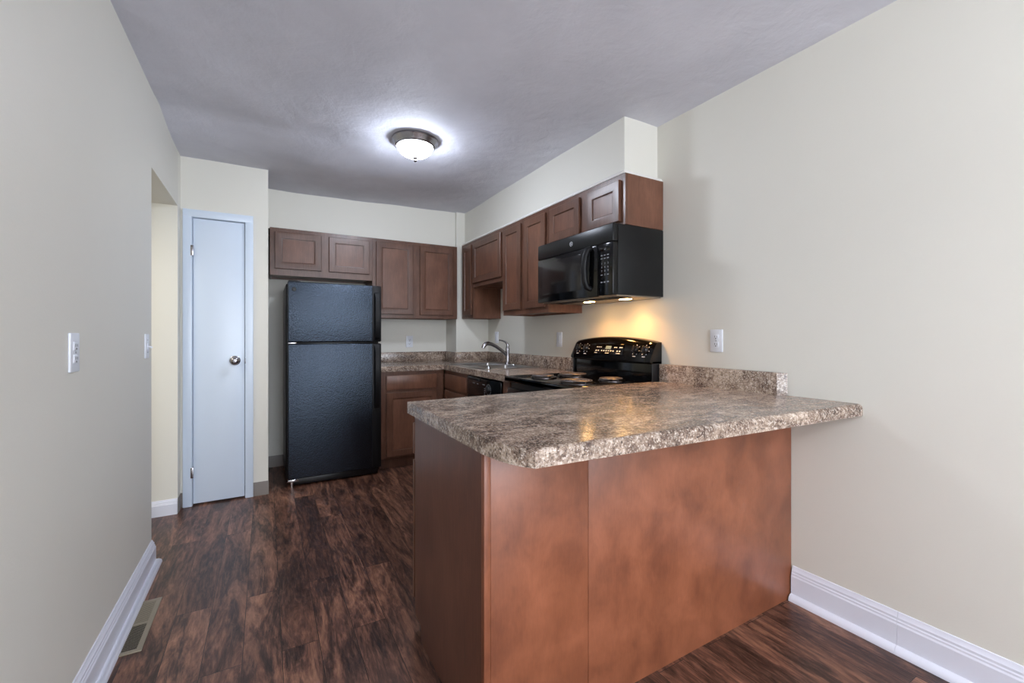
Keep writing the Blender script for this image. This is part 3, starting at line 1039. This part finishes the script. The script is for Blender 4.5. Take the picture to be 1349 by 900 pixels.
MB().box(xs_d + .020, mwW - .022, 1.655, 1.685, .0365, .0376, .0003, Mm).build('clock_display', M_GLASS, cpn)
tm = MB()
cxs = (xs_d + .034, xs_d + .060, xs_d + .086)
for rr_, z in enumerate((1.632, 1.614)):
    for x in cxs:
        tm.box(x - .008, x + .006, z - .002, z + .003, .0365, .0378, 0, Mm)
rows = (('1', '2', '3'), ('4', '5', '6'), ('7', '8', '9'), ('', '0', ''))
for q, row in enumerate(rows):
    for x, s in zip(cxs, row):
        if s:
            tm.text(s, .016, Mm @ T(x, 1.586 - q * .021, .0372), .0004)
        else:
            tm.box(x - .008, x + .006, 1.583 - q * .021, 1.588 - q * .021, .0365, .0378, 0, Mm)
for x in cxs:
    tm.box(x - .008, x + .006, 1.478, 1.484, .0365, .0378, 0, Mm)
tm.box(cxs[1] - .004, cxs[1] + .004, 1.663, 1.668, .0365, .0380, 0, Mm)
tm.build('keypad_markings', M_MARKG, cpn)


def badge(parent, M, rad, mat_ring, mat_disc):
    b = MB().lathe([(0, 0), (rad, 0), (rad, .0012), (rad * .93, .0018), (0, .0018)], 32, M).build('badge', mat_disc, parent)
    g = MB()
    ring = [(rad * .88 * math.cos(2 * math.pi * k / 32), rad * .88 * math.sin(2 * math.pi * k / 32), .002) for k in range(32)]
    g.tube(ring, rad * .07, 6, M, closed=True)
    for a in (30, 120, 210, 300):
        arc = [(rad * .72 * math.cos(math.radians(a + t_)) , rad * .72 * math.sin(math.radians(a + t_)), .002) for t_ in (0, 15, 30, 45)]
        g.tube(arc, rad * .05, 6, M)
    g.text('GE', rad * 1.05, M @ T(0, 0, .002) @ Matrix.Shear('XZ', 4, (0, 0)), .0003)
    g.build('emblem', mat_ring, b)


badge(mw, Mm @ T(MY1 - 2.166, 1.750, .0372), .015, M_MARK, M_BLACKP)
# underside: pale metal plate with two filters and two lamp lenses
ub = MB().box(.01, mwW - .01, -.350, -.002, MZ0 - .001, MZ0 + .007, .002, Mm @ Matrix(((1, 0, 0, 0), (0, 0, 1, 0), (0, 1, 0, 0), (0, 0, 0, 1))))
ub.build('bottom_plate', M_GRILLE, mw)
for y0, y1 in ((1.83, 2.13), (2.21, 2.51)):
    fl = MB()
    for k in range(9):
        a = y0 + (y1 - y0) * k / 9
        fl.box(1.735, 1.835, a, a + .024, MZ0 - .003, MZ0 + .0005)
    fl.build('grease_filter', M_REGD, mw)
for y, x in ((2.237, 1.862), (1.950, 1.905)):
    MB().box(x - .019, x + .019, y - .034, y + .034, MZ0 - .004, MZ0, .001).build('lamp_lens', M_LENS, mw, 'glowing warm lamp lens')
    area_light('hood_lamp_light', (x, y, MZ0 - .008), (0, 0, -1), .07, .04, HOOD_W, (1.0, 0.46, 0.11), 128)

# ------------------------------------------------------------------ refrigerator
FX0, FX1, FYF = .146, .848, 3.730
rf = thing('refrigerator', (.497, 4.05, 0), 'tall black pebbled top-freezer refrigerator', 'refrigerator')
MB().box(FX0 - .008, FX1 - .004, FYF + .075, 4.400, .03, 1.582, .006).build('body', M_BLACKS, rf)
fd = MB().box(FX0, FX1, FYF, FYF + .068, 1.124, 1.596, .010, None, 3).build('freezer_door', M_PEB, rf)
ld = MB().box(FX0, FX1, FYF, FYF + .068, .065, 1.112, .010, None, 3).build('refrigerator_door', M_PEB, rf)
for par, z0, z1, h0, h1 in ((fd, 1.128, 1.592, 1.135, 1.540), (ld, .069, 1.108, .560, 1.100)):
    MB().box(FX1 - .072, FX1 + .001, FYF - .003, FYF + .030, z0, z1, .003).build('edge_trim', M_HNDL, par)
    hm = MB().loft([[(FX1 - .058, FYF - .002, h0), (FX1 - .016, FYF - .002, h0), (FX1 - .016, FYF - .010, h0), (FX1 - .058, FYF - .010, h0)],
                    [(FX1 - .060, FYF - .002, h0 + .03), (FX1 - .014, FYF - .002, h0 + .03), (FX1 - .020, FYF - .038, h0 + .03), (FX1 - .052, FYF - .038, h0 + .03)],
                    [(FX1 - .060, FYF - .002, h1 - .05), (FX1 - .014, FYF - .002, h1 - .05), (FX1 - .020, FYF - .038, h1 - .05), (FX1 - .052, FYF - .038, h1 - .05)],
                    [(FX1 - .058, FYF - .002, h1), (FX1 - .016, FYF - .002, h1), (FX1 - .016, FYF - .010, h1), (FX1 - .058, FYF - .010, h1)]])
    hm.build('door_handle', M_HNDL, par, smooth=50)
MB().box(FX0 + .02, FX1 - .02, FYF + .03, FYF + .2, .012, .062, .004).build('toe_grille', M_BLACKP, rf)
MB().box(FX0 + .002, FX0 + .06, FYF + .01, FYF + .06, 1.113, 1.123, .002).build('middle_hinge', M_CHROME, rf)
MB().box(FX0 + .002, FX0 + .075, FYF + .002, FYF + .06, .046, .064, .002).lathe([(0, 0), (.012, 0), (.012, .046), (0, .046)], 14, T(FX0 + .03, FYF + .03, 0)).build('bottom_hinge', M_CHROME, rf)
MB().box(FX0 + .005, FX0 + .09, FYF + .012, FYF + .09, 1.583, 1.604, .004).build('hinge_cover', M_BLACKP, rf)
badge(fd, face_m((.190, FYF - .0005, 1.535), '-y'), .016, M_SLOT, M_BLACKP)

# ------------------------------------------------------------------ peninsula
PX, PY0, PY1 = .521, 1.070, 1.718
pc = thing('peninsula_cabinet', (1.28, 1.38, 0), 'wood peninsula base with copper brown back panels', 'cabinet', BG)
ep = MB().prism([(PY0 + .02, 0), (1.625, 0), (1.625, .06), (1.688, .06), (1.688, .862), (PY0 + .02, .862)], 0, .016,
                Matrix(((0, 0, 1, PX), (1, 0, 0, 0), (0, 1, 0, 0), (0, 0, 0, 1))))
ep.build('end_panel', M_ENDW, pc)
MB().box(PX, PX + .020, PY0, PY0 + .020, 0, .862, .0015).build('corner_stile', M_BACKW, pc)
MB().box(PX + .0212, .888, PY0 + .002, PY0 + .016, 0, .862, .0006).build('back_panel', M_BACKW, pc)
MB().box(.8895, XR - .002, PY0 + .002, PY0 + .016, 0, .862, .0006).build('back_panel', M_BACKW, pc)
MB().box(PX + .016, XR - .002, PY0 + .016, PY1 - .02, .1, .860).box(PX + .02, XR - .002, PY0 + .016, 1.625, 0, .1).build('carcass', M_CARC, pc)
Mq = face_m((XR - .64, PY1, 0), '+y')
wq = XR - .64 - PX
wq -= .004
face_frame(pc, Mq, wq, .06, .861, [(0, .05), (.42, .50), (wq - .05, wq)], [(.06, .135), (.675, .712), (.822, .861)])
for a, b_ in ((.03, .44), (.48, wq + .003)):
    slab_front(pc, Mq, a, b_, .700, .826)
    shaker(pc, Mq, a, b_, .120, .676)

pt = thing('peninsula_countertop', (1.28, 1.3, CT0), 'large brown speckled laminate peninsula countertop with breakfast overhang', 'countertop', 'granite look laminate countertops')
LXE = .506
cor = []
P0, P1, P2 = Vector((LXE, 1.075)), Vector((LXE + .004, .935)), Vector((.562, .875))
for k in range(0, 13):
    f = k / 12
    q = P0 * (1 - f) ** 2 + P1 * 2 * f * (1 - f) + P2 * f ** 2
    cor.append((q.x, q.y))
poly = [(LXE, 1.758)] + cor + [(XR - .0, .804)]
poly += [(XR, 1.796), (1.42, 1.790)]
# slab with a rolled front edge: bevel only the front run
t = bmesh.new()
lo = [t.verts.new((x, y, CT0)) for x, y in poly]; hi = [t.verts.new((x, y, CT1)) for x, y in poly]
n = len(poly)
t.faces.new(lo[::-1]); t.faces.new(hi)
for i in range(n):
    t.faces.new((lo[i], lo[(i + 1) % n], hi[(i + 1) % n], hi[i]))
bmesh.ops.recalc_face_normals(t, faces=t.faces)
ia, ib = len(cor), len(cor) + 1
e = [e_ for e_ in t.edges if set(e_.verts) == {hi[ia], hi[ib]}]
bmesh.ops.bevel(t, geom=e, offset=.018, segments=5, profile=.5, affect='EDGES')
m = MB(); m.bm.free(); m.bm = t
m.build('top', M_LAM, pt, smooth=30)
MB().prism([(XR - .001, 1.088), (XR - .034, 1.118), (XR - .034, 1.796), (XR - .001, 1.796)], CT1, 1.010, None, .003, 2).build('backsplash', M_LAM, pt)
